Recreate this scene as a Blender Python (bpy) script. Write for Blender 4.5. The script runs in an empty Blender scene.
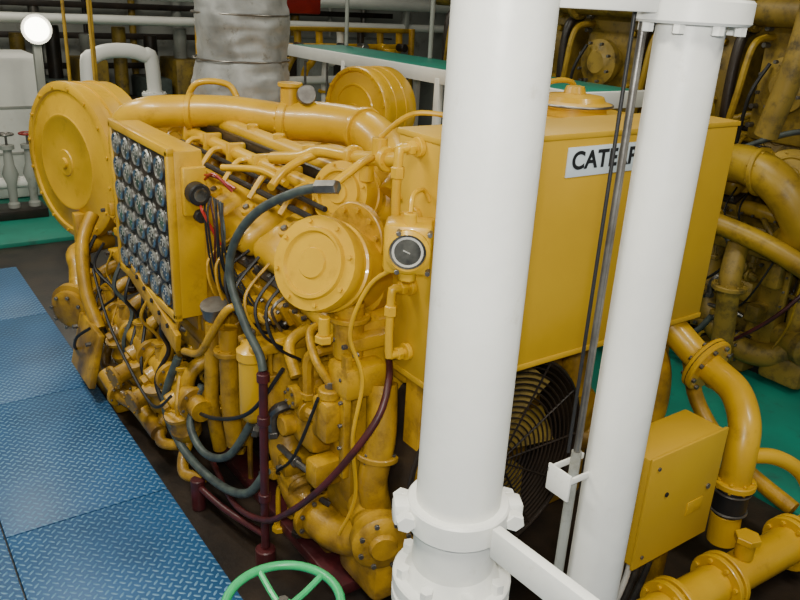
import bpy, bmesh, math, random
from mathutils import Vector, Matrix, Euler, noise
random.seed(7)
V=Vector
# ---------------------------------------------------------------- materials
def nt(name):
    m=bpy.data.materials.new(name); m.use_nodes=True
    t=m.node_tree; b=t.nodes['Principled BSDF']; return m,t,b
def paint(name,c1,c2=None,rough=.4,metal=0.0,scale=6,bump=.15,grime=None,gamt=.55,coat=0.0,bscale=60,gw=.14,low=None):
    m,t,b=nt(name); N=t.nodes; L=t.links
    b.inputs['Roughness'].default_value=rough; b.inputs['Metallic'].default_value=metal
    b.inputs['Coat Weight'].default_value=coat
    tc=N.new('ShaderNodeTexCoord')
    n1=N.new('ShaderNodeTexNoise'); n1.inputs['Scale'].default_value=scale; n1.inputs['Detail'].default_value=5
    L.new(tc.outputs['Object'],n1.inputs['Vector'])
    r=N.new('ShaderNodeValToRGB'); c2=c2 or tuple(x*.75 for x in c1)
    r.color_ramp.elements[0].position=.35; r.color_ramp.elements[1].position=.65
    r.color_ramp.elements[0].color=c2+(1,); r.color_ramp.elements[1].color=c1+(1,)
    L.new(n1.outputs['Fac'],r.inputs['Fac']); out=r.outputs['Color']
    def mixin(fac,col,out):
        mx=N.new('ShaderNodeMix'); mx.data_type='RGBA'
        L.new(fac,mx.inputs[0]); L.new(out,mx.inputs[6]); mx.inputs[7].default_value=col+(1,)
        return mx.outputs[2]
    if grime:
        n2=N.new('ShaderNodeTexNoise'); n2.inputs['Scale'].default_value=scale*2.3; n2.inputs['Detail'].default_value=8; n2.inputs['Roughness'].default_value=.7
        L.new(tc.outputs['Object'],n2.inputs['Vector'])
        r2=N.new('ShaderNodeValToRGB'); r2.color_ramp.elements[0].position=gamt; r2.color_ramp.elements[1].position=gamt+gw
        L.new(n2.outputs['Fac'],r2.inputs['Fac']); out=mixin(r2.outputs['Color'],grime,out)
    if low:   # oil staining and painted-in shade, stronger toward the bottom of the machine
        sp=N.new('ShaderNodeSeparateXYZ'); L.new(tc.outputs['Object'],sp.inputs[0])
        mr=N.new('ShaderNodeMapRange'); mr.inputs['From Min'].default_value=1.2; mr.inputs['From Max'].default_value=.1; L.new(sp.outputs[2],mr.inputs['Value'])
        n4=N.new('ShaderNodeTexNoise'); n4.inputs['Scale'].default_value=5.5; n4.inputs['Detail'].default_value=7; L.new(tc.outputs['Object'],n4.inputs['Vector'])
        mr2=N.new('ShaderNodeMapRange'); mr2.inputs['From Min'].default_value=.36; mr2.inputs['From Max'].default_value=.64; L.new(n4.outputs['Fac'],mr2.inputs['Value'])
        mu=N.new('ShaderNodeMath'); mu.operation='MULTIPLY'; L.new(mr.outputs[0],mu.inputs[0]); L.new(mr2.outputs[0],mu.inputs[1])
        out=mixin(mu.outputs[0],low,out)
    L.new(out,b.inputs['Base Color'])
    if bump:
        n3=N.new('ShaderNodeTexNoise'); n3.inputs['Scale'].default_value=bscale; n3.inputs['Detail'].default_value=3
        L.new(tc.outputs['Object'],n3.inputs['Vector'])
        bp=N.new('ShaderNodeBump'); bp.inputs['Strength'].default_value=bump; bp.inputs['Distance'].default_value=.004
        L.new(n3.outputs['Fac'],bp.inputs['Height']); L.new(bp.outputs['Normal'],b.inputs['Normal'])
    return m
YEL=paint('yellow_enamel',(.66,.385,.010),(.53,.295,.008),rough=.36,scale=3,grime=(.32,.17,.008),gamt=.56,gw=.25,coat=.2)
YELB=paint('yellow_sheet_paint',(.60,.36,.015),(.53,.31,.013),rough=.48,scale=2.0,bump=.04,coat=.05)
YELD=paint('shaded_yellow_paint',(.30,.20,.028),(.19,.125,.018),rough=.5,scale=4,grime=(.04,.03,.014),gamt=.48,gw=.22)  # darkest copy of the yellow, background dimness put into the colour
YELE=paint('dimmed_yellow_paint',(.42,.27,.018),(.30,.185,.013),rough=.42,scale=3,grime=(.10,.06,.012),gamt=.5,gw=.25)  # half-dark copy of the yellow, dim light painted in
YELG=paint('grimy_shaded_yellow_casting',(.58,.325,.008),(.40,.215,.007),rough=.42,scale=5,grime=(.14,.072,.010),gamt=.50,gw=.26,bump=.4,bscale=90,coat=.1,low=(.10,.052,.012))  # lower parts darkened by grime plus shade in the colour
WHT=paint('white_pipe_paint',(.80,.80,.75),(.72,.72,.68),rough=.42,scale=3,grime=(.52,.48,.38),gamt=.62,gw=.22,bump=.4,bscale=22)
WHTG=paint('white_bulkhead_paint',(.34,.35,.32),(.24,.25,.23),rough=.55,scale=1.5,grime=(.12,.11,.08),gamt=.55,gw=.2,bump=.1)
BLK=paint('black_rubber',(.012,.012,.013),rough=.5,scale=12)
DRK=paint('oily_dark_steel',(.030,.020,.014),(.010,.008,.007),rough=.4,scale=5,bump=.3)
HOSE=paint('grey_hose',(.065,.085,.075),(.035,.045,.045),rough=.5,scale=20)
RED=paint('dark_red_pipe_paint',(.075,.012,.014),(.04,.01,.012),rough=.4,scale=14)
REDB=paint('red_enamel',(.35,.018,.012),rough=.4)
CHR=paint('chrome_bezel',(.55,.55,.52),(.42,.42,.4),rough=.28,metal=1,bump=0)
STL=paint('bare_steel',(.24,.23,.21),(.14,.13,.12),rough=.4,metal=.8,scale=15)
LAG=paint('lagging_cloth',(.34,.35,.345),(.22,.225,.22),rough=.5,metal=.35,scale=7,grime=(.14,.13,.11),gamt=.58,bump=.6,bscale=18)
GRN=paint('green_handwheel_paint',(.03,.42,.14),(.02,.34,.11),rough=.35,scale=20)
TEAL=paint('green_deck_paint',(.006,.23,.16),(.008,.17,.12),rough=.45,scale=2,grime=(.02,.09,.07),gamt=.55,gw=.2,bump=.1)
GLS=paint('gauge_glass',(.13,.13,.115),(.03,.03,.028),rough=.15,scale=14,bump=0,coat=.8)
DIAL=paint('gauge_dial_white',(.6,.6,.56),rough=.3,bump=0)
SIGN=paint('sign_plate_white',(.66,.74,.78),(.62,.70,.75),rough=.3,bump=0)
INK=paint('sign_ink_black',(.015,.015,.018),rough=.4,bump=0)
def checker(name,base,hi,rough=.45):
    m,t,b=nt(name); N=t.nodes; L=t.links
    tc=N.new('ShaderNodeTexCoord'); mp=N.new('ShaderNodeMapping'); mp.inputs['Rotation'].default_value=(0,0,math.radians(45)); mp.inputs['Scale'].default_value=(30,30,1)
    L.new(tc.outputs['Object'],mp.inputs['Vector'])
    sp=N.new('ShaderNodeSeparateXYZ'); L.new(mp.outputs[0],sp.inputs[0])
    def M(op,a,b_=None,c=None):
        n=N.new('ShaderNodeMath'); n.operation=op
        for i,x in enumerate([a,b_,c]):
            if x is None: continue
            if isinstance(x,(int,float)): n.inputs[i].default_value=x
            else: L.new(x,n.inputs[i])
        return n.outputs[0]
    fx=M('FLOOR',sp.outputs[0]); fy=M('FLOOR',sp.outputs[1])
    px=M('SUBTRACT',M('FRACT',sp.outputs[0]),.5); py=M('SUBTRACT',M('FRACT',sp.outputs[1]),.5)
    par=M('ABSOLUTE',M('MODULO',M('ADD',fx,fy),2.0))
    def ell(a,c): return M('ADD',M('POWER',M('ABSOLUTE',M('DIVIDE',a,.48)),2.0),M('POWER',M('ABSOLUTE',M('DIVIDE',c,.17)),2.0))
    d=M('ADD',M('MULTIPLY',ell(px,py),par),M('MULTIPLY',ell(py,px),M('SUBTRACT',1.0,par)))
    mask=M('LESS_THAN',d,1.0); h=M('MAXIMUM',M('SUBTRACT',1.0,d),0.0)
    n1=N.new('ShaderNodeTexNoise'); n1.inputs['Scale'].default_value=2.2; n1.inputs['Detail'].default_value=8
    L.new(tc.outputs['Object'],n1.inputs['Vector'])
    r=N.new('ShaderNodeValToRGB'); r.color_ramp.elements[0].position=.33; r.color_ramp.elements[1].position=.68
    r.color_ramp.elements[0].color=tuple(x*.6 for x in base)+(1,); r.color_ramp.elements[1].color=base+(1,)
    L.new(n1.outputs['Fac'],r.inputs['Fac'])
    n2=N.new('ShaderNodeTexNoise'); n2.inputs['Scale'].default_value=1.3; n2.inputs['Detail'].default_value=6; L.new(tc.outputs['Object'],n2.inputs['Vector'])
    wear=N.new('ShaderNodeMapRange'); wear.inputs['From Min'].default_value=.3; wear.inputs['From Max'].default_value=.65; wear.inputs['To Min'].default_value=.35; wear.inputs['To Max'].default_value=1; L.new(n2.outputs['Fac'],wear.inputs['Value'])
    mx=N.new('ShaderNodeMix'); mx.data_type='RGBA'; L.new(M('MULTIPLY',mask,wear.outputs[0]),mx.inputs[0]); L.new(r.outputs[0],mx.inputs[6]); mx.inputs[7].default_value=hi+(1,)
    L.new(mx.outputs[2],b.inputs['Base Color'])
    bp=N.new('ShaderNodeBump'); bp.inputs['Strength'].default_value=.7; bp.inputs['Distance'].default_value=.004
    L.new(h,bp.inputs['Height']); L.new(bp.outputs[0],b.inputs['Normal'])
    b.inputs['Roughness'].default_value=rough
    return m
BLUE=checker('blue_checker_plate',(.022,.10,.25),(.13,.29,.46))
# ---------------------------------------------------------------- geometry
def frame(ax):
    ax=V(ax).normalized(); u=ax.orthogonal().normalized(); return u,ax.cross(u),ax
def empty(name,loc=(0,0,0)):
    e=bpy.data.objects.new(name,None); e.location=loc; e.empty_display_size=.1
    bpy.context.collection.objects.link(e); return e
class G:
    def __init__(s,name,parent=None): s.n=name;s.p=parent;s.v=[];s.f=[];s.mi=[];s.m=[]
    def add(s,vs,fs,mat):
        if mat not in s.m: s.m.append(mat)
        k=s.m.index(mat); o=len(s.v); s.v+= [tuple(x) for x in vs]
        for f in fs: s.f.append([i+o for i in f]); s.mi.append(k)
    def lathe(s,prof,o,ax,mat,seg=28):
        u,w,a=frame(ax); o=V(o); vs=[];fs=[]; rings=[]
        for r,h in prof:
            if r<1e-6: rings.append([len(vs)]); vs.append(o+a*h)
            else:
                rings.append(list(range(len(vs),len(vs)+seg)))
                for i in range(seg):
                    t=2*math.pi*i/seg; vs.append(o+a*h+(u*math.cos(t)+w*math.sin(t))*r)
        for A,B in zip(rings,rings[1:]):
            for i in range(seg):
                j=(i+1)%seg
                if len(A)==1 and len(B)==1: break
                if len(A)==1: fs.append([A[0],B[i],B[j]])
                elif len(B)==1: fs.append([A[i],A[j],B[0]])
                else: fs.append([A[i],A[j],B[j],B[i]])
        s.add(vs,fs,mat)
    def cyl(s,p0,p1,r,mat,r1=None,seg=24,bev=None):
        p0=V(p0);p1=V(p1);Ln=(p1-p0).length; r1=r if r1 is None else r1
        b=min(r,r1,Ln)*.12 if bev is None else bev
        s.lathe([(0,0),(r-b,0),(r,b),(r1,Ln-b),(r1-b,Ln),(0,Ln)],p0,p1-p0,mat,seg)
    def box(s,a,b,mat,bev=.008,rot=None,seg=2,piv=None):
        bm=bmesh.new(); bmesh.ops.create_cube(bm,size=1); a=V(a);b=V(b); sz=b-a; c=(a+b)/2
        bmesh.ops.scale(bm,vec=(abs(sz.x),abs(sz.y),abs(sz.z)),verts=bm.verts)
        bev=min(bev,min(abs(x) for x in sz)*.45)
        if bev>0: bmesh.ops.bevel(bm,geom=bm.edges[:],offset=bev,segments=seg,affect='EDGES',profile=.5)
        R=(Euler(rot).to_matrix() if rot else Matrix.Identity(3))
        bm.verts.index_update()
        vs=[R@v.co+c for v in bm.verts]; fs=[[v.index for v in f.verts] for f in bm.faces]
        s.add(vs,fs,mat); bm.free()
    def cbox(s,c,sz,mat,bev=.008,rot=None,seg=2):
        c=V(c);h=V(sz)/2; s.box(c-h,c+h,mat,bev,rot,seg)
    def tube(s,pts,r,mat,seg=12,sub=7,closed=False,cap=True,rs=None):
        P=[V(p) for p in pts]; n=len(P); Q=[];RR=[]
        if n==2 and not closed: Q=P[:];RR=[r,r]
        else:
            rng=n if closed else n-1
            for i in range(rng):
                g=(lambda k:P[k%n]) if closed else (lambda k:P[max(0,min(n-1,k))])
                p0,p1,p2,p3=g(i-1),g(i),g(i+1),g(i+2)
                for k in range(sub):
                    t=k/sub; Q.append(.5*((2*p1)+(p2-p0)*t+(2*p0-5*p1+4*p2-p3)*t*t+(3*p1-p0-3*p2+p3)*t**3))
                    RR.append(r)
            if not closed: Q.append(P[-1]); RR.append(r)
        m=len(Q); vs=[];fs=[]; nrm=None
        for i in range(m):
            if closed: T=(Q[(i+1)%m]-Q[i-1])
            else: T=Q[min(i+1,m-1)]-Q[max(i-1,0)]
            T.normalize()
            if nrm is None: nrm=T.orthogonal().normalized()
            nrm=(nrm-T*nrm.dot(T)).normalized(); bn=T.cross(nrm)
            for j in range(seg):
                a=2*math.pi*j/seg; vs.append(Q[i]+(nrm*math.cos(a)+bn*math.sin(a))*RR[i])
        for i in range(m if closed else m-1):
            k=(i+1)%m
            for j in range(seg):
                l=(j+1)%seg; fs.append([i*seg+j,i*seg+l,k*seg+l,k*seg+j])
        if cap and not closed:
            fs.append(list(range(seg))[::-1]); fs.append([(m-1)*seg+j for j in range(seg)])
        s.add(vs,fs,mat)
    def ring(s,c,ax,R,r,mat,n=36,seg=8):
        u,w,a=frame(ax); c=V(c)
        s.tube([c+(u*math.cos(2*math.pi*i/n)+w*math.sin(2*math.pi*i/n))*R for i in range(n)],r,mat,seg=seg,sub=1,closed=True)
    def bolts(s,c,ax,R,n,br,h,mat,ph=0.0):
        u,w,a=frame(ax); c=V(c)
        for i in range(n):
            t=2*math.pi*(i+.5)/n+ph; p=c+(u*math.cos(t)+w*math.sin(t))*R
            s.cyl(p,p+a*h,br,mat,seg=6,bev=0.001)
    def flange(s,c,ax,R,th,mat,n=8,bolt=None,br=None):
        u,w,a=frame(ax); c=V(c); br=br or R*.09
        s.cyl(c-a*th/2,c+a*th/2,R,mat,seg=32,bev=th*.15)
        s.bolts(c+a*th/2,a,R*.82,n,br,br*1.2,bolt or mat); s.bolts(c-a*th/2,-a,R*.82,n,br,br*1.2,bolt or mat)
    def done(s,ang=38,post=None):
        me=bpy.data.meshes.new(s.n); me.from_pydata(s.v,[],s.f)
        if post:
            for v in me.vertices: v.co=post(v.co.copy())
        for m in s.m: me.materials.append(m)
        me.polygons.foreach_set('material_index',s.mi)
        me.polygons.foreach_set('use_smooth',[True]*len(s.f))
        bm=bmesh.new(); bm.from_mesh(me); bmesh.ops.recalc_face_normals(bm,faces=bm.faces[:]); bm.to_mesh(me); bm.free()
        me.set_sharp_from_angle(angle=math.radians(ang))
        o=bpy.data.objects.new(s.n,me); bpy.context.collection.objects.link(o)
        if s.p: o.parent=s.p
        return o
# ================================================================= ROOM
g=G('floor'); g.box((-4,-4,-.14),(7,10,-.04),DRK,0)
for a,b in [((2.1,-4,-.05),(7,10,0)),((-4,5.9,-.05),(2.1,10,0))]: g.box(a,b,TEAL,.004)
g.done()
g=G('checker_plate_decking')
xs=[-4,-2.6,-1.3,-.55]; ys=[-4,-2.52,-1.22,.08,1.38,2.68,4.0,5.2]
for i in range(3):
    for j in range(7):
        g.box((xs[i]+.004,ys[j]+.004,-.04),(xs[i+1]-.004,ys[j+1]-.004,0),BLUE,.003)
g.box((-.55,-4,-.04),(1.9,-1.22,0),BLUE,.003)
g.done()
g=G('wall_back'); g.box((-4,10,-.1),(7,10.1,3.9),WHTG,0); g.done()
g=G('wall_right'); g.box((7,-4,-.1),(7.1,10.1,3.9),WHTG,0); g.done()
g=G('wall_left'); g.box((-4.1,-4,-.1),(-4,10.1,3.9),WHTG,0); g.done()
g=G('ceiling'); g.box((-4.1,-4,3.9),(7.1,10.1,4.0),WHTG,0); g.done()
# ================================================================= MAIN ENGINE
ENG=empty('marine_diesel_engine')
def P(n): return G(n,ENG)
g=P('crankcase')
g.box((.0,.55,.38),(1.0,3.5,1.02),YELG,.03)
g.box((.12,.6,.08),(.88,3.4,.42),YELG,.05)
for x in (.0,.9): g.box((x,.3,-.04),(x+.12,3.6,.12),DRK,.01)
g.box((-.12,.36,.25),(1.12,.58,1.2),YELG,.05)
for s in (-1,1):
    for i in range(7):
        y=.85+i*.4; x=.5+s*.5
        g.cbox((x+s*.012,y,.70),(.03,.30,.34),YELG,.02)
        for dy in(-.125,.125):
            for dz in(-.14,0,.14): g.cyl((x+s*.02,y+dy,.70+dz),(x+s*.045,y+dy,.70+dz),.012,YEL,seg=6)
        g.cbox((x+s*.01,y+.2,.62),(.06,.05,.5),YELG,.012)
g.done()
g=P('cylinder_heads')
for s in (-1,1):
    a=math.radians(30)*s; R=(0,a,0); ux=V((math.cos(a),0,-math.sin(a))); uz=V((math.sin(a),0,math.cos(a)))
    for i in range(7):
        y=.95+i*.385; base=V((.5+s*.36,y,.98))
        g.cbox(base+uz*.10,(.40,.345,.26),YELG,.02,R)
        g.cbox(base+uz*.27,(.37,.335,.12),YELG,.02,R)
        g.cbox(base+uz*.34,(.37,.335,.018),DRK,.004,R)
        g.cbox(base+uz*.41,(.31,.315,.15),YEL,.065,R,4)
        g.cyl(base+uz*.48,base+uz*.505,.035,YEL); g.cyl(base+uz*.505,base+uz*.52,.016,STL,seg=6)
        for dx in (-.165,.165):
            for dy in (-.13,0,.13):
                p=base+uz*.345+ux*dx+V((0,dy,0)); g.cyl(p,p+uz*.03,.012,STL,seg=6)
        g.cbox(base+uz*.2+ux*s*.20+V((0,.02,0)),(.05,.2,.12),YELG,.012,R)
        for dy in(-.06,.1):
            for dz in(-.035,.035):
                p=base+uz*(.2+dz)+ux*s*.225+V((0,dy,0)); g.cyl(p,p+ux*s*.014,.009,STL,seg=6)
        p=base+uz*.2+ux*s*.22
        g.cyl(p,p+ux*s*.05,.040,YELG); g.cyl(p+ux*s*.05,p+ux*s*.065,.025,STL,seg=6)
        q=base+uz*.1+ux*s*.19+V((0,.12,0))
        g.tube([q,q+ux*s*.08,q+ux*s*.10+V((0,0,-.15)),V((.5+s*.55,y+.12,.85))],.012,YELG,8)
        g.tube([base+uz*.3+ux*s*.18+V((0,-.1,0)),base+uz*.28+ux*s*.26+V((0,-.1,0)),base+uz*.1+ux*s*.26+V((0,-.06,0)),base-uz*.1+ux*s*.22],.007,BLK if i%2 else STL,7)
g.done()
g=P('exhaust_manifold')
g.tube([(.38,.7,1.48),(.38,3.3,1.48)],.10,YEL,20); g.tube([(.66,.7,1.48),(.66,3.3,1.48)],.10,YEL,20)
for i in range(7):
    y=.95+i*.385
    for s,x in((-1,.38),(1,.66)):
        g.tube([(x,y,1.48),(x+s*.12,y,1.46),(x+s*.2,y,1.36)],.05,YELG,12)
    g.cyl((.38,y+.17,1.48),(.38,y+.2,1.48),.12,YELG); g.cyl((.66,y+.17,1.48),(.66,y+.2,1.48),.12,YELG)
g.tube([(.5,2.4,1.5),(.5,2.65,1.6),(.5,2.85,1.75)],.16,YELG,20)
g.done()
g=P('water_rails')
g.tube([(.0,.75,1.60),(.0,2.6,1.60)],.035,YEL,12)
g.tube([(.14,.85,1.66),(.14,2.3,1.66)],.045,YEL,14)
g.box((.05,.8,1.58),(.08,2.3,1.66),DRK,.004)
g.tube([(-.12,.7,1.53),(-.12,2.2,1.53)],.014,BLK,8)
g.tube([(-.06,.7,1.56),(-.06,2.3,1.56)],.012,BLK,8)
for i in range(6):
    y=.8+i*.3
    g.cbox((.0,y,1.6),(.1,.035,.1),YEL,.01); g.cyl((.14,y+.1,1.62),(.14,y+.1,1.72),.03,YEL)
    g.tube([(.0,y+.1,1.60),(-.08,y+.1,1.60),(-.16,y+.1,1.50)],.014,YEL,8)
g.done()
g=P('air_intake_pipe')
g.tube([(-.28,2.62,1.45),(-.28,2.55,1.62),(-.2,2.42,1.70),(.0,2.30,1.72),(.18,2.12,1.73),(.36,1.86,1.72)],.088,YEL,22)
g.flange((.0,2.30,1.72),(.2,-.14,0),.10,.03,YEL,0)
g.flange((.37,1.85,1.72),(.5,-.7,0),.115,.05,YEL,10)
g.tube([(.37,1.85,1.72),(.50,1.68,1.73),(.60,1.45,1.72),(.58,1.2,1.66),(.5,1.0,1.55)],.105,YEL,22)
g.flange((.595,1.45,1.72),(0.05,-1,-.05),.12,.03,YEL,0)
g.cyl((.37,1.83,1.80),(.37,1.83,1.90),.05,YEL); g.cyl((.37,1.83,1.9),(.37,1.83,1.92),.065,YEL)
g.lathe([(0,0),(.05,0),(.05,.05),(.045,.055),(0,.055)],(.42,1.75,1.86),(-.4,-1,.3),STL)
g.tube([(.05,2.5,1.72),(.1,2.45,1.85),(.25,2.35,1.85),(.3,2.3,1.72)],.018,YEL,10)
g.done()
def roundcover(name,c,ax,r,L):
    g=P(name); u,w,a=frame(ax); c=V(c)
    g.lathe([(0,.012),(r*.30,.012),(r*.33,.004),(r*.62,.004),(r*.66,.016),(r*.72,.016),(r*.75,0),(r*.97,-.004),(r,-.02),(r,-.05),(r*.93,-.055),(r*.93,-.10),(r*.98,-.105),(r*.98,-.13),(r*.88,-.135),(r*.85,-L),(0,-L)],c,a,YEL,40)
    g.bolts(c-a*.002,a,r*.87,8,r*.05,.012,YEL)
    g.done()
ax=(-.80,-.38,.34)
roundcover('aftercooler_end_cover',(-.27,.42,1.45),ax,.180,.42)
roundcover('turbocharger_end_cover',(.00,.70,1.62),(-.85,-.40,.25),.135,.35)
g=P('turbocharger_body')
g.lathe([(0,0),(.1,0),(.16,.05),(.18,.12),(.16,.2),(.1,.25),(0,.25)],(.15,.72,1.58),(.9,.3,-.1),YELG,30)
g.tube([(.2,.6,1.6),(.35,.65,1.72),(.5,.85,1.70),(.55,1.0,1.62)],.075,YEL,18)
g.cyl((-.02,.52,1.30),(.35,.66,1.25),.13,YELG)
g.cyl((-.12,.40,1.28),(-.12,.40,1.05),.06,YELG); g.flange((-.12,.40,1.22),(0,0,1),.085,.02,YELG,6)
g.cyl((-.27,.33,1.27),(-.27,.33,1.2),.022,YEL); g.cyl((-.27,.33,1.2),(-.27,.33,1.17),.035,YEL,seg=6)
g.flange((.0,.55,1.48),(1,.3,0),.14,.03,YELG,10)
g.cyl((-.1,.82,1.36),(.1,.86,1.36),.13,YEL)
g.done()
g=P('coolant_tee_pipe')
g.tube([(-.02,1.25,1.66),(.02,1.05,1.70),(.06,.95,1.74),(.08,.7,1.76),(.06,.45,1.80),(.05,.32,1.82)],.028,YEL,12)
g.flange((.06,.45,1.80),(0,1,-.1),.048,.03,YEL,6); g.flange((.08,.72,1.76),(0,1,-.1),.045,.03,YEL,6)
g.cyl((.08,.62,1.77),(.08,.62,1.68),.03,YEL); g.cyl((.07,.52,1.79),(.07,.52,1.87),.03,YEL)
g.tube([(.08,.95,1.74),(.0,1.0,1.70),(-.1,.98,1.66),(-.2,.9,1.62)],.018,YEL,10)
g.tube([(.07,.52,1.87),(.15,.42,1.97),(.3,.3,1.96)],.010,YEL,8)
g.tube([(-.24,.36,1.74),(-.1,.4,1.8),(.02,.5,1.80)],.016,YEL,10)
g.cyl((-.22,.34,1.745),(-.26,.42,1.73),.026,STL,seg=6)
g.tube([(-.2,1.4,1.6),(-.1,1.2,1.62),(-.08,1.0,1.6)],.016,YEL,10)
g.done()
g=P('hoses')
g.tube([(-.22,.34,1.745),(-.28,.5,1.70),(-.34,.72,1.58),(-.37,.88,1.42),(-.38,.92,1.25),(-.37,.80,1.08),(-.36,.69,.99),(-.36,.66,.93)],.018,HOSE,10)
g.tube([(-.42,1.5,.65),(-.48,1.56,.38),(-.46,1.38,.20),(-.42,1.05,.18),(-.38,.80,.26),(-.33,.7,.42)],.021,HOSE,10)
g.tube([(-.36,1.35,.55),(-.44,1.32,.38),(-.44,1.15,.30),(-.4,.95,.38),(-.33,.85,.58)],.019,HOSE,10)
g.tube([(-.14,.02,1.55),(-.2,.14,1.45),(-.24,.2,1.25),(-.18,.2,1.05),(-.2,.22,.8),(-.16,.25,.5),(-.2,.3,.3)],.008,YEL,8)
g.tube([(.0,.30,1.08),(-.06,.2,1.03),(-.14,.14,.92),(-.24,.17,.76),(-.32,.28,.56),(-.36,.46,.36),(-.38,.64,.22),(-.40,.90,.15),(-.38,1.2,.2)],.014,RED,10)
for k in range(8):
    y=1.34-k*.025
    g.tube([(-.3,y,1.5),(-.33+random.uniform(-.03,.03),y-.06-random.random()*.06,1.40+random.uniform(-.04,.04)),(-.31,y-.08,1.2+random.uniform(-.1,.1)),(-.2,y-.1+random.uniform(-.05,.1),1.02)],.005,random.choice([BLK,RED,BLK,HOSE]),6)
for k in range(7):
    y=1.28-k*.1
    g.tube([(-.22,y,1.30),(-.34,y-.02,1.20+random.uniform(-.03,.05)),(-.32,y-.05,1.05),(-.2,y-.04,.95)],.007,random.choice([BLK,YELG,YELG,BLK]),6)
for k in range(9):
    y=1.45+k*.18
    g.tube([(-.42,y,.9),(-.46+random.uniform(-.03,.03),y+random.uniform(-.08,.08),.75),(-.40,y+random.uniform(-.1,.1),.6),(-.47,y+random.uniform(-.1,.1),.42),(-.42,y+random.uniform(-.2,.1),.2)],random.choice([.006,.009,.012]),random.choice([BLK,YELG,HOSE,YELG]),7)
g.tube([(-.5,1.4,.5),(-.53,1.6,.36),(-.53,2.0,.42),(-.52,2.4,.55),(-.5,2.7,.75)],.008,BLK,8)
g.tube([(-.3,.6,.95),(-.38,.75,.7),(-.4,1.1,.5),(-.42,1.4,.42)],.009,BLK,8)
g.tube([(-.25,.4,.9),(-.3,.5,.6),(-.28,.7,.4),(-.2,.8,.3)],.007,BLK,8)
g.done()
g=P('side_fittings')
for k in range(95):
    y=random.uniform(.5,3.1); z=random.uniform(.18,1.05); x=-random.uniform(.06,.30)
    if y<1.3: x=-random.uniform(.12,.24)
    kind=k%5; mt=random.choice([YELG,YELG,YELG,YEL,STL,DRK])
    if kind==0:
        d=V((-1,random.uniform(-.6,.6),random.uniform(-.4,.6))).normalized(); p=V((x,y,z))
        g.cyl(p-d*.08,p,.028,mt); g.cyl(p,p+d*.03,.036,mt,seg=6); g.cyl(p+d*.03,p+d*.06,.018,STL)
    elif kind==1:
        g.cbox((x,y,z),(random.uniform(.05,.12),random.uniform(.05,.14),random.uniform(.04,.12)),mt,.01,rot=(random.uniform(-.3,.3),0,random.uniform(-.4,.4)))
        g.cyl((x-.05,y,z),(x-.075,y,z),.014,STL,seg=6)
    elif kind==2:
        l=random.uniform(.12,.28); g.tube([(x+.1,y,z),(x,y,z),(x-.02,y+.03,z-.05),(x-.02,y+.03,z-l)],random.uniform(.01,.026),mt,8); g.cyl((x-.02,y+.03,z-l),(x-.02,y+.03,z-l-.03),.032,mt,seg=6)
    elif kind==3:
        l=random.uniform(.1,.3); r=random.uniform(.012,.03); g.tube([(x,y,z),(x-.03,y+l*.3,z+.02),(x-.02,y+l,z)],r,mt,8); g.flange((x-.03,y+l*.3,z+.02),(0,1,0),r*1.7,.02,mt,0)
    else:
        g.flange((x,y,z),(1,random.uniform(-.4,.4),0),random.uniform(.035,.07),.03,mt,6); g.cyl((x+.12,y,z),(x,y,z),.03,mt)
g.done()
g=P('red_drain_pipe')
rx,ry=-.36,.66
g.tube([(rx,ry,.93),(rx,ry,.06)],.019,RED,12)
for z in(.9,.70,.32): g.cyl((rx,ry,z-.02),(rx,ry,z+.02),.027,RED)
g.cyl((rx,ry,-.04),(rx,ry,.05),.045,RED); g.tube([(rx,ry,.12),(-.42,.95,.09),(-.46,1.2,.09)],.016,RED)
g.cyl((-.46,1.2,-.04),(-.46,1.2,.13),.035,RED)
g.box((-.2,.3,-.04),(-.05,1.6,.02),RED,.01)
g.done()
g=P('gauge_panel')
x0,x1,y0,y1,z0,z1=-.45,-.29,1.40,2.28,.89,1.69
g.box((x0+.02,y0,z0),(x1,y1,z1),YEL,.012)
g.box((x0+.004,y0+.035,z0+.03),(x0+.02,y1-.03,z1-.03),DRK,.002)
g.box((x0-.006,y0,z1-.03),(x0+.03,y1,z1+.012),YEL,.006); g.box((x0-.006,y0,z0-.01),(x0+.03,y1,z0+.03),YEL,.006)
g.box((x0-.006,y0,z0),(x0+.03,y0+.03,z1),YEL,.006); g.box((x0-.006,y1-.03,z0),(x0+.03,y1,z1),YEL,.006)
for i in range(5):
    for j in range(6):
        c=V((x0+.006,y0+.115+i*.163,z0+.095+j*.122))
        g.lathe([(.042,-.012),(.048,-.018),(.055,-.010),(.055,.0)],c,(1,0,0),CHR,24)
        g.lathe([(0,-.012),(.043,-.012)],c,(1,0,0),GLS,20)
        g.box(c+V((-.0135,-.003,-.002)),c+V((-.0125,.003,.03)),DIAL,0)
        for t in range(7):
            an=math.radians(-120+t*40); q=c+V((-.013,math.sin(an)*.03,math.cos(an)*.03)); g.cbox(q,(.0015,.006,.006),DIAL,0)
g.box((-.40,1.36,1.40),(-.29,1.40,1.62),YEL,.008)
g.cyl((-.35,1.36,1.51),(-.35,1.29,1.51),.05,BLK); g.cyl((-.35,1.29,1.51),(-.35,1.285,1.51),.030,GLS); g.cyl((-.33,1.33,1.40),(-.33,1.37,1.40),.03,BLK)
g.tube([(-.33,1.33,1.45),(-.36,1.25,1.45),(-.3,1.2,1.3)],.007,REDB,6); g.tube([(-.31,1.33,1.57),(-.32,1.2,1.62),(-.26,1.15,1.55)],.007,REDB,6)
g.tube([(-.31,1.33,1.59),(-.30,1.22,1.60),(-.26,1.12,1.57)],.006,REDB,6)
g.box((-.31,1.5,.62),(-.29,2.2,.9),YELG,.004)
g.box((-.46,1.40,.80),(-.43,2.1,.90),YELG,.006,rot=(math.radians(14),0,0))
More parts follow.
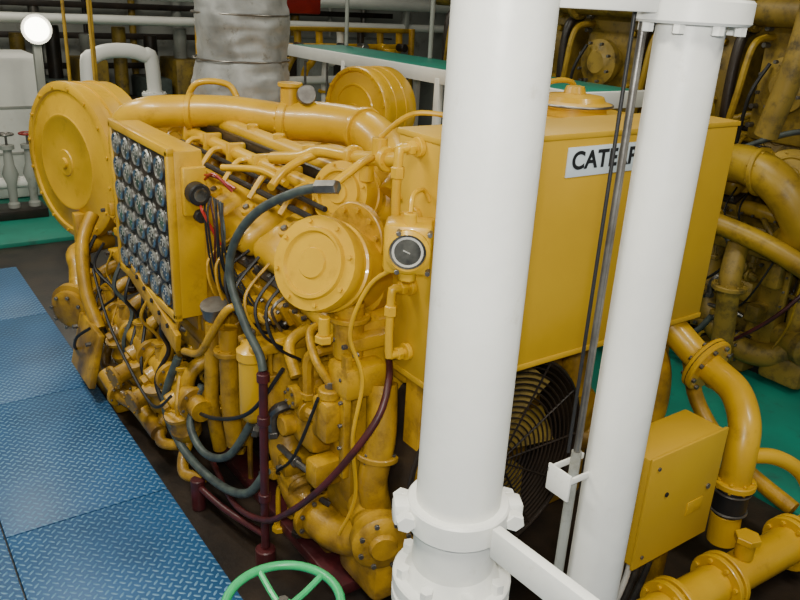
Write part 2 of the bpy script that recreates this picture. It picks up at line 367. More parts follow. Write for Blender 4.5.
for k in range(6): g.cyl((-.47,1.5+k*.11,.83+k*.027),(-.46,1.5+k*.11,.83+k*.027),.012,DRK)
g.box((-.3,1.45,.7),(-.05,1.5,1.3),YELG,.01); g.box((-.3,2.15,.7),(-.05,2.2,1.3),YELG,.01)
g.done()
def drum(name,c,ax,r,L):
    g=P(name); a=V(ax).normalized()
    g.lathe([(0,.05),(r*.06,.05),(r*.07,.035),(r*.16,.035),(r*.17,.028),(r*.55,.02),(r*.57,.026),(r*.60,.026),(r*.62,.016),(r*.88,0),(r*.90,.012),(r*.97,.012),(r,0),(r,-.05),(r*.97,-.06),(r*.97,-L*.3),(r*.99,-L*.31),(r*.99,-L*.36),(r*.97,-L*.37),(r*.97,-L*.6),(r*.99,-L*.61),(r*.99,-L*.66),(r*.97,-L*.67),(r*.97,-L*.9),(r*.9,-L),(0,-L)],c,a,YEL,56)
    g.bolts(V(c)+a*.012,a,r*.935,16,.012,.01,YEL)
    return g
g=drum('air_cleaner_drum',(-.38,3.56,1.22),(-.96,-.28,0),.525,.36)
g.box((-.42,3.4,-.04),(-.34,3.48,.9),YELG); g.box((.0,3.5,.8),(.4,3.6,1.2),YELG)
g.tube([(-.1,3.6,1.25),(.2,3.4,1.4),(.2,3.1,1.45)],.14,YELG,18)
g.done()
g=drum('air_cleaner_drum_far',(1.42,2.85,1.60),(-.97,-.25,0),.30,.35); g.box((1.5,2.7,.9),(1.62,2.9,1.45),YELG)
g.tube([(1.5,2.85,1.55),(1.2,2.7,1.45),(.95,2.6,1.4)],.12,YELG,16); g.done()
g=P('side_water_manifold')
g.tube([(-.40,1.25,.46),(-.40,3.1,.46)],.055,YELG,16)
g.tube([(-.28,1.3,.74),(-.28,2.9,.74)],.045,YELG,14)
for k in range(6):
    y=1.35+k*.32
    g.flange((-.40,y,.46),(0,1,0),.085,.03,YELG,6,STL)
    g.tube([(-.40,y+.12,.46),(-.36,y+.12,.58),(-.20,y+.12,.64),(.02,y+.12,.66)],.038,YELG,12)
    g.cyl((-.40,y+.16,.44),(-.48,y+.16,.40),.048,YELG); g.cyl((-.48,y+.16,.40),(-.51,y+.16,.385),.03,YELG,seg=6)
    g.cyl((-.40,y+.16,.46),(-.40,y+.16,.58),.03,YELG); g.cyl((-.40,y+.16,.58),(-.40,y+.16,.60),.045,YELG,seg=6)
for k in range(5):
    y=1.45+k*.34
    g.lathe([(0,0),(.05,0),(.075,.03),(.08,.07),(.055,.11),(.055,.15),(.08,.155),(.08,.175),(0,.175)],(-.40,y,.22),(-.3,-.1,1),YELG,18)
    g.tube([(-.4,y,.22),(-.46,y-.06,.14),(-.48,y-.14,.10),(-.42,y-.24,.12)],.03,YELG,12)
g.done()
g=P('sea_water_pump')
g.lathe([(0,0),(.10,0),(.13,.02),(.13,.05),(.16,.06),(.16,.10),(.12,.11),(.10,.2),(0,.2)],(-.62,2.95,.40),(.6,.5,.1),YELG,28)
g.bolts((-.62,2.95,.40),(-.6,-.5,-.1),.11,8,.012,.015,STL)
g.cbox((-.60,2.6,.28),(.04,.42,.34),YELG,.01,rot=(0,.25,0))
for dy in(-.15,.15):
    for dz in(-.1,.1): g.cyl((-.64,2.6+dy,.28+dz),(-.61,2.6+dy,.28+dz),.014,STL,seg=6)
g.box((-.54,2.3,-.04),(-.40,3.1,.08),YELG,.02)
g.tube([(-.55,2.95,.45),(-.5,3.1,.62),(-.45,3.3,.68),(-.2,3.4,.7)],.055,YELG,14)
g.tube([(-.52,2.6,.4),(-.54,2.75,.6),(-.50,2.9,.85),(-.4,3.0,1.0)],.04,YELG,14)
g.tube([(-.58,2.3,.25),(-.55,2.15,.18),(-.50,2.0,.16),(-.48,1.7,.13)],.045,YELG,14)
g.flange((-.55,2.15,.18),(.3,-1,-.1),.075,.025,YELG,6,STL)
g.tube([(-.62,2.4,.5),(-.67,2.5,.42),(-.66,2.65,.30),(-.62,2.8,.2)],.009,BLK,8)
for x,y,z in[(-.48,1.85,.3),(-.50,2.1,.34)]:
    g.cyl((x,y,z),(x-.09,y-.02,z-.02),.05,YELG); g.flange((x-.09,y-.02,z-.02),(1,.2,.2),.07,.02,YELG,6)
g.done()
g=P('oil_filter_canister')
fx,fy=-.33,.83
g.lathe([(0,0),(.02,0),(.045,.02),(.058,.05),(.058,.30),(.066,.31),(.066,.35),(.04,.37),(.02,.40),(0,.40)],(fx,fy,.60),(0,0,1),YEL,24)
g.cyl((fx,fy,1.0),(fx,fy,1.04),.018,STL,seg=6)
g.box((fx-.03,fy-.06,.93),(-.02,fy+.06,.98),YELG,.015)
g.tube([(-.30,1.15,.92),(-.30,1.15,.55),(-.28,1.15,.3)],.045,YELG,14)
g.tube([(-.32,1.28,.9),(-.34,1.28,.5),(-.30,1.3,.2)],.035,YELG,14)
g.flange((-.30,1.15,.80),(0,0,1),.07,.025,YELG,6)
g.lathe([(0,0),(.05,0),(.055,.01),(.055,.05),(.06,.055),(.06,.07),(0,.075)],(-.36,1.14,.99),(-.2,-.2,1),STL,24)
g.tube([(-.3,1.3,1.0),(-.35,1.22,.98),(-.34,1.14,.93)],.02,YEL,10)
g.tube([(-.25,1.0,1.05),(-.35,1.0,1.08),(-.4,1.08,.95),(-.42,1.2,.8),(-.44,1.35,.75)],.018,YELG,10)
g.done()
g=P('jacket_water_pump')
g.tube([(-.08,.92,.95),(-.12,.92,.72),(-.15,.88,.48),(-.16,.74,.28),(-.15,.52,.20),(-.10,.34,.22),(-.05,.2,.32)],.085,YELG,20)
g.flange((-.14,.90,.56),(0,.1,1),.12,.03,YELG,8,STL)
g.flange((-.15,.56,.21),(0,1,0.1),.12,.03,YELG,8,STL)
g.lathe([(0,0),(.05,0),(.06,.02),(.10,.025),(.12,.04),(.12,.10),(.09,.12),(.09,.3),(0,.3)],(-.14,.06,.36),(.35,.95,0),YELG,28)
g.bolts((-.14,.06,.385),(-.35,-.95,0),.10,8,.011,.012,STL)
g.tube([(-.02,.30,.95),(-.05,.25,.75),(-.08,.25,.55),(-.05,.25,.4)],.062,YELG,18)
g.flange((-.05,.27,.66),(.1,0,1),.095,.025,YELG,8,STL)
g.cbox((-.06,.62,.80),(.26,.16,.20),YELG,.03); g.cbox((-.12,.62,.62),(.18,.2,.16),YELG,.04)
g.cbox((-.10,.36,.98),(.20,.16,.14),YELG,.03)
g.cyl((-.22,.62,.80),(-.26,.62,.80),.05,YELG); g.cyl((-.20,.7,.62),(-.26,.7,.62),.045,YELG); g.bolts((-.26,.62,.8),(-1,0,0),.036,6,.007,.008,STL)
g.cbox((-.16,.48,.50),(.16,.10,.12),YELG,.02)
g.tube([(-.12,.72,1.05),(-.22,.7,1.0),(-.24,.6,.9)],.025,YELG,10)
g.tube([(-.05,.6,1.1),(-.2,.55,1.12),(-.24,.45,1.05),(-.2,.4,.95)],.018,YELG,10)
g.cbox((-.02,.46,1.13),(.28,.30,.06),YELG,.015)
for k in range(8):
    y=.25+k*.08; g.cyl((-.17,y,1.13),(-.19,y,1.13),.01,STL,seg=6)
g.tube([(-.05,.9,1.12),(-.12,.7,1.16),(-.12,.45,1.14)],.05,YEL,14)
g.box((-.14,.5,.02),(.1,.9,.14),YELG,.02)
g.cbox((-.05,.25,.15),(.2,.3,.2),YELG,.04)
g.cbox((-.20,.40,.80),(.10,.12,.18),YELG,.02); g.cyl((-.20,.40,.89),(-.20,.40,.93),.045,YELG); g.cyl((-.20,.40,.93),(-.20,.40,.96),.02,STL,seg=6)
g.box((-.19,.30,.56),(-.16,.34,1.10),YELG,.006)
for z in(.6,.7,.8,.9,1.0): g.cyl((-.19,.32,z),(-.205,.32,z),.008,STL,seg=6)
g.done()
g=P('header_tank')
g.box((0,0,1.04),(1.58,.30,1.94),YELB,.008)
g.box((-.006,-.006,1.925),(1.586,.306,1.946),YELB,.004)
g.box((-.004,-.004,1.03),(1.584,.304,1.055),YELB,.004)
for za,zb in((1.90,1.66),(1.40,1.14)):
    yy=.17
    g.tube([(0,yy,za),(-.07,yy,za),(-.09,yy,za-.02),(-.09,yy,zb+.02),(-.07,yy,zb),(0,yy,zb)],.016,YEL,10,sub=3)
    for z in(za,zb): g.cyl((-.001,yy,z),(-.02,yy,z),.034,YEL); g.cyl((-.03,yy,z),(-.055,yy,z),.025,YEL,seg=6)
    g.cyl((-.09,yy,za-.06),(-.09,yy,za-.10),.024,YEL,seg=6)
for z in(1.1,1.3,1.5,1.7,1.88): g.cyl((0,.27,z),(-.01,.27,z),.01,YELB,seg=6)
g.box((.65,.30,1.5),(1.45,.75,1.92),YEL,.03)
g.lathe([(.15,0),(.15,.05),(.17,.055),(.17,.07),(.14,.08),(.13,.10),(.05,.11),(.04,.14),(0,.145)],(1.10,.52,1.90),(0,0,1),YEL,36)
g.ring((1.10,.52,1.965),(0,0,1),.172,.006,STL)
g.tube([(.9,.7,1.95),(1.0,.62,2.04),(1.15,.6,2.05),(1.28,.66,1.96)],.012,YEL,8)
g.tube([(.45,.35,1.9),(.5,.5,1.98),(.7,.6,1.96)],.03,YEL,10)
g.box((.05,.25,.95),(1.1,.55,1.1),YELG,.01)
for x in(.02,1.48): g.box((x,.1,-.04),(x+.07,.2,1.05),YELG,.006)
g.done()
g=P('sign_plate'); g.box((.535,-.006,1.785),(1.24,0.0,1.895),SIGN,.001); g.done()
cu=bpy.data.curves.new('sign_lettering','FONT'); cu.body='CATERPILLAR'; cu.size=.083; cu.extrude=.0008; cu.space_character=1.05; cu.offset=.0022
to=bpy.data.objects.new('sign_lettering_tmp',cu); bpy.context.collection.objects.link(to)
bpy.context.view_layer.update(); dg=bpy.context.evaluated_depsgraph_get(); me=bpy.data.meshes.new_from_object(to.evaluated_get(dg))
bpy.data.objects.remove(to); to=bpy.data.objects.new('sign_lettering',me); bpy.context.collection.objects.link(to)
me.materials.clear(); me.materials.append(INK)
w=max(v.co.x for v in me.vertices); sc=.62/w
to.scale=(sc,sc*.95,1); to.rotation_euler=(math.pi/2,0,0); to.location=(.555,-.008,1.815); to.parent=ENG
g=P('temperature_gauge')
c=V((-.13,.03,1.60)); a=V((-.62,-.75,.0)).normalized()
g.cbox(c+V((.02,.03,0)),(.16,.14,.17),YEL,.02,rot=(0,0,math.radians(-38)))
g.lathe([(.072,-.03),(.074,.05),(.062,.058),(.060,.045)],c,a,YEL,28); g.lathe([(.060,.045),(0,.045)],c,a,GLS,24)
g.lathe([(.052,.046),(.044,.046)],c,a,DIAL,24); g.cbox(c+a*.048,(.035,.006,.004),DIAL,0,rot=(0,.5,0))
g.cyl(c+V((0,.0,.08)),c+V((0,0,.12)),.022,YEL); g.cyl(c+V((0,0,-.08)),c+V((0,0,-.11)),.03,YEL)
g.box((-.12,.05,1.57),(.0,.09,1.68),YEL,.01); g.tube([(-.13,.03,1.72),(-.1,.06,1.77),(-.03,.1,1.77),(0,.1,1.73)],.008,YEL,8)
for dx in(-.05,.05):
    for dz in(-.065,.065): q=c+V((dx*.8+.0,-dx*.6-.03,dz)); g.cyl(q,q+a*.04,.009,STL,seg=6)
g.done()
g=P('cooling_fan_guard')
fc=V((.47,.10,.54)); 
g.lathe([(.47,.0),(.49,.0),(.49,.30),(.47,.30)],fc,(0,1,0),DRK,48)
for R in [.05+.026*k for k in range(17)]: g.ring(fc,(0,1,0),R,.0042,DRK,n=48,seg=6)
g.ring(fc,(0,1,0),.48,.009,DRK,n=48)
for k in range(12):
    t=math.pi*2*k/12; g.tube([fc,fc+V((math.cos(t)*.48,0,math.sin(t)*.48))],.005,DRK,6)
g.cyl(fc+V((0,.05,0)),fc+V((0,.25,0)),.09,YELD)
for k in range(8):
    t=math.pi*2*k/8; d=V((math.cos(t),0,math.sin(t))); q=V((-math.sin(t),0,math.cos(t)))
    a1=fc+d*.08+V((0,.14,0)); a2=fc+d*.43+V((0,.14,0)); w=q*.07+V((0,.05,0))
    g.add([a1-w*.6,a1+w*.6,a2+w,a2-w],[[0,1,2,3]],YELD)
g.done()
g=P('coolant_outlet_pipes')
g.tube([(1.30,.38,1.12),(1.44,.26,1.06),(1.54,.12,.95),(1.575,-.02,.85),(1.572,-.16,.80),(1.545,-.28,.765),(1.47,-.39,.68),(1.42,-.43,.55),(1.42,-.43,.38)],.070,YEL,20)
g.flange((1.575,-.09,.822),(0,-1,-.30),.140,.05,YEL,8,STL,.012)
g.ring((1.575,-.09,.822),(0,-1,-.30),.138,.003,DRK)
g.flange((1.42,-.43,.42),(0,0,1),.095,.03,YEL,8)
g.cyl((1.42,-.43,.26),(1.42,-.43,.40),.078,BLK); 
for z in(.28,.38): g.ring((1.42,-.43,z),(0,0,1),.08,.006,STL,n=28)
g.cyl((1.42,-.43,.26),(1.42,-.44,.1),.068,YEL)
g.tube([(.55,-.60,.14),(2.1,-.66,.14)],.085,YEL,22)
for x in(.78,.82,1.10,1.14,1.62,1.66): g.flange((x,-.60-(x-.55)*.039,.14),(1,-.039,0),.125,.025,YEL,8)
g.tube([(1.42,-.44,.56),(1.56,-.52,.55),(1.68,-.60,.46),(1.72,-.66,.30),(1.70,-.66,.18)],.035,YEL,14)
g.tube([(1.30,.35,.95),(1.45,.2,.9),(1.5,.1,.7),(1.45,.1,.4),(1.3,.3,.3),(1.0,.5,.3)],.06,YELG,16)
g.tube([(1.6,.3,1.0),(1.75,.15,.8),(1.8,.05,.5),(1.8,-.2,.3),(1.8,-.55,.2)],.04,YELG,14)
g.box((.7,-.70,-.04),(.76,-.50,.1),YELG); g.box((1.74,-.74,-.04),(1.8,-.56,.1),YELG)
g.cyl((1.25,-.63,.22),(1.25,-.63,.30),.04,YEL); g.cyl((1.25,-.63,.30),(1.25,-.63,.33),.055,YEL,seg=6)
g.done()
g=P('raw_water_pump')
g.lathe([(0,0),(.12,0),(.14,.03),(.14,.08),(.10,.1),(.1,.28),(0,.28)],(1.15,.25,.5),(0,1,0),YELG,28)
g.tube([(1.15,.3,.6),(1.15,.35,.8),(1.1,.45,1.0)],.07,YELG,16); g.box((1.0,.3,-.04),(1.3,.6,.42),YELG,.03)
g.done()
SX,SY=.57,2.88
def wr(co):
    d=V((co.x-SX,co.y-SY,0)); r=d.length
    if r<.05: return co
    n=noise.noise(V((co.x*3,co.y*3,co.z*1.6)))*.035+noise.noise(V((co.x*8+3,co.y*8,co.z*3+co.x*4)))*.025-abs(noise.noise(V((co.x*5,co.y*5,co.z*13))))*.025
    return co+d/r*n
g=P('lagged_exhaust_stack')
prof=[(0,0)]+[(.315-.03*min(1,k/30)+.008*math.sin(k*.30),k*.02) for k in range(108)]
g.lathe(prof,(SX,SY,1.66),(0,0,1),LAG,90)
g.done(80,wr)
g=P('stack_straps')
for z in(1.95,2.22): g.ring((SX,SY,z),(0,0,1),.300,.006,STL,n=40)
g.done()
# ================================================================= SECOND ENGINE
E2=empty('marine_diesel_engine.001',(3.45,.15,.0))
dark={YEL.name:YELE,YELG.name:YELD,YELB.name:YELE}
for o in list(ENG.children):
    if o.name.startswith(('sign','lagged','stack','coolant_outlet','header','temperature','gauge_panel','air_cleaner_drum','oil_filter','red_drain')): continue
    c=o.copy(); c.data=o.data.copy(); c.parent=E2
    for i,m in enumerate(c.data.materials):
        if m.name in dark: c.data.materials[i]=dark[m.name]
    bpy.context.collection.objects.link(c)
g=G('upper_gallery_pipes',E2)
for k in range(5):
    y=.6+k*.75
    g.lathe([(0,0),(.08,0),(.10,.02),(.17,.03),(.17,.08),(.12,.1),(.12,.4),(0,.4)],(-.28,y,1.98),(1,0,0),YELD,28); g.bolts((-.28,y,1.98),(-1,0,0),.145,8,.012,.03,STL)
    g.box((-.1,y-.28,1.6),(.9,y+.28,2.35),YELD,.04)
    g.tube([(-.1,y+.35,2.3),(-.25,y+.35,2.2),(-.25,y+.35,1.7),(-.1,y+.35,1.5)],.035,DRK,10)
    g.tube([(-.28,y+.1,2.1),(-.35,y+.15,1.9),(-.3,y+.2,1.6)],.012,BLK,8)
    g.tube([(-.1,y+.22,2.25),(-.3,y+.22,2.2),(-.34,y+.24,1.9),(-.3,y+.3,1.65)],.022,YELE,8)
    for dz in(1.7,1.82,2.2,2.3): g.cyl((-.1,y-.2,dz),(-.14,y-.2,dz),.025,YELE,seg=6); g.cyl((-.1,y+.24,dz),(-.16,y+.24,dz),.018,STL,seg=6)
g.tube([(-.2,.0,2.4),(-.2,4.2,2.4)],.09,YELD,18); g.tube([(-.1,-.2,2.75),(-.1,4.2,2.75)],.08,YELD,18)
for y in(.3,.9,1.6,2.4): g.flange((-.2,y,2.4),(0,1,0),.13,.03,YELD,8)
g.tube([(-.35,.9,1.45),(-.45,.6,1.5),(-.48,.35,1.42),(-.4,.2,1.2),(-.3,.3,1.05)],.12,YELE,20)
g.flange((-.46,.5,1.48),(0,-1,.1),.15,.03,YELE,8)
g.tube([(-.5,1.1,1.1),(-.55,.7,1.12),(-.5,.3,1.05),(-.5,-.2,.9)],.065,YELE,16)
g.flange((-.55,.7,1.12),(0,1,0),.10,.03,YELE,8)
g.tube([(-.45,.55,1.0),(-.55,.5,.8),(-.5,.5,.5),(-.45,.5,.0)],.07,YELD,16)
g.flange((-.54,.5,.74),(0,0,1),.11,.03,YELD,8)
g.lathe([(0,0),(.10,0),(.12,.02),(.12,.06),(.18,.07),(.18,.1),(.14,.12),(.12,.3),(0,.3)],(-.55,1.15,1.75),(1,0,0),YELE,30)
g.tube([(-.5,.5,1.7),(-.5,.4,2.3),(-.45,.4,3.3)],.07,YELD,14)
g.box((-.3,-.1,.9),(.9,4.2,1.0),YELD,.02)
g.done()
# ================================================================= GREEN PLATFORM
PL=empty('green_walkway_platform')
g=G('deck',PL); g.box((1.98,1.3,1.84),(2.72,5.2,1.88),TEAL,.004); g.done()
g=G('edge_frame',PL)
g.box((1.94,1.28,1.80),(1.98,5.22,1.90),WHT,.004); g.box((1.94,1.26,1.80),(2.76,1.30,1.90),WHT,.004)
for y in(1.35,2.6,3.9,5.15):
    for x in(1.96,2.72): g.box((x-.025,y-.025,0),(x+.025,y+.025,1.84),WHT,.004)
g.done()
g=G('handrail',PL)
for y in(2.3,3.7,5.1): g.cyl((2.70,y,1.88),(2.70,y,2.85),.02,WHTG,seg=12)
g.tube([(2.70,2.3,2.85),(2.70,5.1,2.85)],.02,WHTG); g.tube([(2.70,2.3,2.4),(2.70,5.1,2.4)],.016,WHTG)
g.done()
# ================================================================= FOREGROUND WHITE PIPES
W1=empty('white_riser_pipe')
p=V((-.440,-.669,0)); r=.110
g=G('riser',W1); g.cyl(p,p+V((0,0,3.9)),r,WHT,seg=48,bev=0); g.done()
g=G('pipe_clamp',W1)
e1=V((.87,-.5,0)).normalized()
g.lathe([(r,-.035),(r+.02,-.035),(r+.024,-.03),(r+.024,.03),(r+.02,.035),(r,.035)],p+V((0,0,1.13)),(0,0,1),WHT,48)
rz=math.atan2(e1.y,e1.x)
for s in(-1,1):
    q=p+V((0,0,1.13))+e1*s*(r+.03)
    g.cbox(q,(.06,.06,.065),WHT,.012,rot=(0,0,rz))
    f=V((-e1.y,e1.x,0)); g.cyl(q-f*.06,q+f*.06,.012,WHT,seg=8); g.cyl(q-f*.065,q-f*.035,.026,WHT,seg=6); g.cyl(q+f*.035,q+f*.065,.026,WHT,seg=6)
g.done()
g=G('pipe_flange',W1)
for z in(.86,.91): g.cyl(p+V((0,0,z-.02)),p+V((0,0,z+.02)),.160,WHT,seg=48,bev=.004)
g.bolts(p+V((0,0,.93)),(0,0,1),.136,8,.018,.03,WHT)
g.lathe([(r,0),(r+.02,0),(r,.04)],p+V((0,0,.93)),(0,0,1),WHT,40)
g.done()
W2=empty('white_vent_pipe')
q=V((.041,-.773,0)); r2=.078
g=G('riser',W2); g.cyl(q,q+V((0,0,3.9)),r2,WHT,seg=40,bev=0); g.done()
g=G('pipe_collar',W2)
g.cyl(q+V((0,0,2.345)),q+V((0,0,2.40)),.13,WHT,seg=40,bev=.006); g.cyl(q+V((0,0,2.41)),q+V((0,0,2.46)),.13,WHT,seg=40,bev=.006)
g.bolts(q+V((0,0,2.345)),(0,0,-1),.108,8,.014,.02,WHT); g.done()
g=G('conduit_bracket',W2)
g.box((-.105,-.755,1.135),(-.025,-.747,1.155),WHT,.003); g.box((-.113,-.755,1.08),(-.105,-.67,1.165),WHT,.003); g.box((-.113,-.678,1.135),(.03,-.670,1.155),WHT,.003)
g.done()
g=G('cable_conduit'); cx,cy=-.045,-.708
g.cyl((cx,cy,1.2),(cx,cy,3.9),.010,STL,seg=12,bev=0); g.cyl((cx-.024,cy+.01,1.2),(cx-.024,cy+.01,3.9),.005,BLK,seg=10,bev=0)
g.cyl((cx,cy,-.04),(cx,cy,1.2),.015,WHTG,seg=12,bev=0); g.done()
BR=empty('white_pipe_brace')
def beam(name,a,b,w,h,par):
    g=G(name,par); a=V(a);b=V(b); d=(b-a); c=(a+b)/2
    g.cbox(c,(d.length,w,h),WHT,.004,rot=(0,-math.asin(d.z/d.length),math.atan2(d.y,d.x))); g.done()
f0=V((-.440,-.669,1.12))
dX=V((.808,-.589,0)); dF=V((.589,.808,0))
end=f0+dX*.34-dF*.42
beam('strut',f0+(end-f0).normalized()*.14,end,.03,.085,BR)
g=G('post',BR); g.cyl((end.x,end.y,0),(end.x,end.y,1.16),.03,WHT); g.done()
beam('top_tie',(-.33,-.69,2.40),(-.088,-.75,2.40),.07,.07,BR)
# ================================================================= HANDWHEEL VALVE
HV=empty('green_handwheel_valve')
h=V((-.86,-.50,.885))
g=G('handwheel',HV); g.ring(h,(0,0,1),.150,.0125,GRN,n=44,seg=12)
for k in range(5):
    t=2*math.pi*k/5+.3; d=V((math.cos(t),math.sin(t),0)); g.tube([h+V((0,0,-.02))+d*.02,h+V((0,0,-.015))+d*.08,h+d*.15],.009,GRN,8)
g.cyl(h+V((0,0,-.04)),h+V((0,0,.0)),.028,GRN); g.cyl(h,h+V((0,0,.02)),.014,STL,seg=6); g.done()
g=G('valve_body',HV); g.cyl(h-V((0,0,.35)),h-V((0,0,.03)),.012,STL)
g.lathe([(.0,0),(.05,0),(.09,.03),(.1,.1),(.08,.17),(.04,.2),(.04,.3),(0,.3)],(h.x,h.y,.28),(0,0,1),YELG,24)
g.cyl((h.x,h.y,0),(h.x,h.y,.3),.06,YELG); g.cyl((h.x,h.y,0),(h.x,h.y,.03),.11,YELG); g.done()
# ================================================================= JUNCTION BOX
JB=empty('yellow_junction_box')
g=G('enclosure',JB); g.box((.62,-.52,.36),(1.08,-.33,.84),YELB,.008)
g.box((.615,-.53,.35),(1.085,-.515,.85),YELB,.005)
g.cyl((.74,-.535,.66),(.74,-.53,.66),.010,BLK); g.cyl((1.02,-.536,.6),(1.02,-.53,.6),.012,STL)
g.cyl((.66,-.536,.80),(.66,-.53,.80),.008,STL); g.cyl((.66,-.536,.40),(.66,-.53,.40),.008,STL)
g.box((.90,-.533,.50),(1.0,-.529,.56),YEL,.001); g.done()
g=G('conduits',JB)
for x in(.68,.74,.80,.88): g.tube([(x,-.43,.36),(x,-.43,.2),(x-.03,-.4,-.04)],.013,WHT if x<.78 else STL,10); g.cyl((x,-.43,.32),(x,-.43,.36),.022,STL,seg=6)
g.box((.98,-.42,-.04),(1.03,-.36,.36),YELG,.005); g.done()
# ================================================================= BACKGROUND
g=G('white_storage_tank'); g.box((-.75,7.6,0),(.35,8.6,1.55),WHT,.05); 
for z in(.5,1.0): g.box((-.76,7.59,z),(.36,7.6,z+.03),WHTG,.002)
g.cyl((-.3,8.0,1.55),(-.3,8.0,1.62),.2,WHTG); g.done()
g=G('white_valve_chest'); g.box((-.75,6.7,0),(.05,7.05,.10),DRK,.01)
for k in range(4):
    x=-.65+k*.2; g.lathe([(0,0),(.06,0),(.06,.04),(.04,.06),(.05,.25),(.08,.35),(.05,.45),(.04,.6),(.07,.61),(.07,.65),(0,.65)],(x,6.85,.1),(0,0,1),WHTG,18); g.ring((x,6.85,.86),(0,0,1),.07,.012,REDB if k%2 else STL,n=20); g.cyl((x,6.85,.7),(x,6.85,.87),.012,STL); g.tube([(x-.065,6.85,.86),(x+.065,6.85,.86)],.008,STL)
g.tube([(-.8,6.9,.35),(.1,6.9,.35)],.06,WHT,14); g.done()
g=G('white_bent_pipe')
g.tube([(.55,6.6,0),(.55,6.6,1.45),(.62,6.6,1.64),(.85,6.6,1.70),(1.12,6.6,1.66),(1.22,6.6,1.48),(1.22,6.6,0)],.075,WHT,18); g.flange((.55,6.6,1.2),(0,0,1),.13,.04,WHT,8); g.flange((1.22,6.6,1.25),(0,0,1),.13,.04,WHT,8); g.done()
g=G('overhead_white_pipe'); g.tube([(-3.8,8.75,2.25),(6.9,8.75,2.25)],.10,WHT,16); g.tube([(-3.8,8.8,1.9),(6.9,8.8,1.9)],.06,WHT,14)
for x in(-3,0,3,6): g.box((x,8.70,2.35),(x+.08,8.85,3.9),WHTG,.004); g.box((x,8.72,1.84),(x+.06,8.86,2.2),WHTG,.004)
g.done()
g=G('red_ceiling_duct'); g.box((-.6,7.2,2.22),(.9,7.5,2.45),REDB,.03); g.box((2.6,7.2,2.1),(3.6,7.5,2.35),REDB,.03)
for x in(-.4,.8,2.8,3.4): g.cyl((x,7.35,2.3),(x,7.35,3.9),.02,STL,seg=8)
g.done()
g=G('yellow_support_rods')
for x,y in[(.15,4.75),(-.10,4.55),(.02,4.3)]: g.cyl((x,y,-.04),(x,y,3.9),.013,YELE,seg=10,bev=0)
g.done()
g=G('steel_column'); g.box((1.42,5.6,-.04),(1.57,5.75,3.9),WHTG,.006); g.done()
g=G('wall_pipework'); 
for k in range(14):
    x=-2.5+k*.65; g.cyl((x,9.9,0),(x,9.9,3.8),.03+.02*(k%3),[WHTG,STL,DRK,YELD][k%4],seg=10)
for z in(1.2,1.6,2.0): g.box((-3,9.82,z),(6.5,9.86,z+.08),DRK,.004)
g.done()
g=G('dark_machinery_skid')
for k in range(6):
    x=.2+k*.42; g.box((x,8.9,.0),(x+.36,9.6,.9+.25*(k%3)),[DRK,HOSE,YELD][k%3],.03); g.cyl((x+.18,9.2,.9),(x+.18,9.2,1.7+.1*(k%2)),.09,[YELD,DRK,WHTG][k%3])
g.done()
AX=empty('auxiliary_pump_set')
g=G('pump_assembly',AX)
for k in range(9):
    x=2.0+k*.30
    g.lathe([(0,0),(.09,0),(.12,.03),(.12,.4),(.08,.45),(.08,.7),(.13,.71),(.13,.76),(0,.76)],(x,6.9,.2),(0,0,1),YELE if k%2 else WHTG,22)
    g.tube([(x,6.9,.9),(x,6.9,1.3+.1*(k%3)),(x+.1,6.9,1.55),(x+.2,6.9,1.7),(x+.2,6.9,1.95)],.045,[YEL,WHT,DRK,YELE][k%4],14)
    g.cyl((x+.15,6.6,1.6+.1*(k%2)),(x+.15,6.6,1.64+.1*(k%2)),.09,REDB if k%3==0 else YEL); g.cyl((x+.15,6.6,.9),(x+.15,6.6,1.6),.015,STL)
    g.flange((x,6.9,1.2),(0,0,1),.09,.03,YEL,6); g.cyl((x+.1,6.75,1.75),(x+.1,6.6,1.75),.05,[CHR,YEL,DRK][k%3])
g.box((1.7,6.4,0),(4.9,7.2,.2),DRK,.02)
g.tube([(1.8,6.7,.9),(4.7,6.7,.9)],.05,YEL); g.tube([(1.8,6.8,1.75),(4.7,6.8,1.75)],.035,YEL)
g.tube([(1.8,6.8,1.35),(4.7,6.8,1.35)],.05,WHT); g.tube([(1.8,6.8,1.95),(4.7,6.8,1.95)],.03,YELE)
for x in (1.8,4.7): g.cyl((x,6.75,.1),(x,6.75,1.98),.04,YELG)
g.done()
g=G('background_cabinet'); g.box((3.0,9.0,0),(6.0,9.7,1.7),WHTG,.02)
for k in range(5): g.box((3.05+k*.6,8.98,.1),(3.6+k*.6,9.0,1.6),DRK if k%2 else WHTG,.005)
g.done()
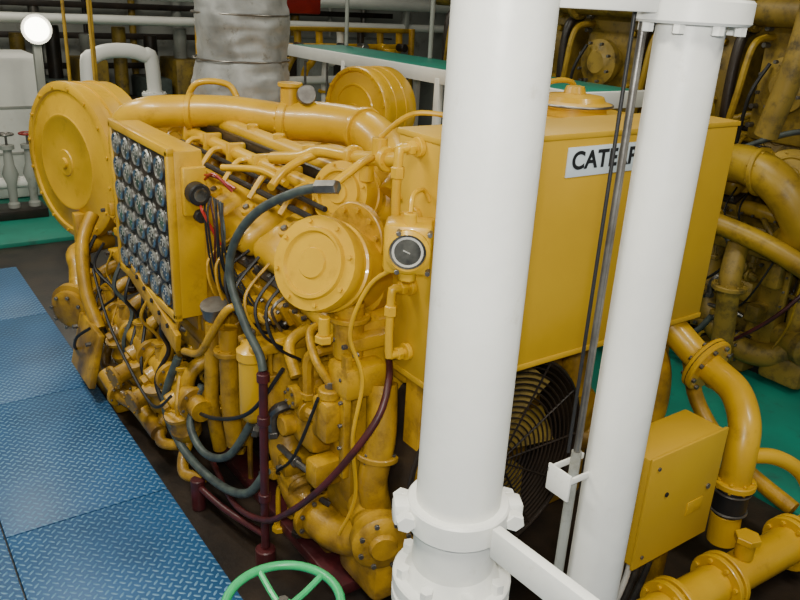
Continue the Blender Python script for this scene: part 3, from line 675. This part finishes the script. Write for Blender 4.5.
# ================================================================= LIGHTS
def area(name,loc,sx,sy,e,col=(1,.96,.82),rot=(0,0,0)):
    l=bpy.data.lights.new(name,'AREA'); l.shape='RECTANGLE'; l.size=sx; l.size_y=sy; l.energy=e; l.color=col
    o=bpy.data.objects.new(name,l); o.location=loc; o.rotation_euler=rot; bpy.context.collection.objects.link(o); return o
for i,(x,y,e) in enumerate([(-1.6,-1.5,70),(-1.9,1.6,105),(-1.4,4.4,75),(1.3,-2.0,65),(1.7,1.2,34),(1.7,4.0,28),(5.2,2,8),(.3,7.6,42),(3.8,7.6,18)]):
    area('fluorescent_light.%03d'%i,(x,y,3.75),.3,1.3,e)
g=G('bulkhead_lamp'); 
EM,t,b=nt('lamp_glow'); b.inputs['Emission Color'].default_value=(1,.93,.75,1); b.inputs['Emission Strength'].default_value=14
g.lathe([(0,.12),(.07,.11),(.11,.06),(.12,0)],(.22,7.15,1.86),(0,-1,0),EM,24); g.lathe([(.12,0),(.15,0),(.15,-.05),(0,-.05)],(.22,7.15,1.86),(0,-1,0),WHT,24)
g.box((.18,7.2,0),(.26,7.28,1.95),WHTG,.004); g.done()
fl=bpy.data.lights.new('camera_flash','AREA'); fl.size=.10; fl.energy=52; fl.color=(1,.98,.92)
fo=bpy.data.objects.new('camera_flash',fl); bpy.context.collection.objects.link(fo)
w=bpy.data.worlds.new('World'); bpy.context.scene.world=w; w.use_nodes=True; w.node_tree.nodes['Background'].inputs[0].default_value=(1,.98,.92,1); w.node_tree.nodes['Background'].inputs[1].default_value=.22
# ================================================================= CAMERA
cl=V((-1.587,-1.937,2.37)); pt=math.radians(21.3); rl=math.atan2(110,1990)
F=V((.589,.808,0)).normalized(); X=V((.808,-.589,0)).normalized(); Z=V((0,0,1))
fw=F*math.cos(pt)-Z*math.sin(pt); dn=-F*math.sin(pt)-Z*math.cos(pt)
er=X*math.cos(rl)-dn*math.sin(rl); ed=dn*math.cos(rl)+X*math.sin(rl)
cd=bpy.data.cameras.new('camera'); cd.sensor_width=36; cd.lens=36*778/800; cd.clip_start=.05
co=bpy.data.objects.new('camera',cd); bpy.context.collection.objects.link(co)
M=Matrix((er,-ed,-fw)).transposed().to_4x4(); M.translation=cl; co.matrix_world=M
bpy.context.scene.camera=co
Mf=M.copy(); Mf.translation=cl+Z*.12-fw*.03; fo.matrix_world=Mf
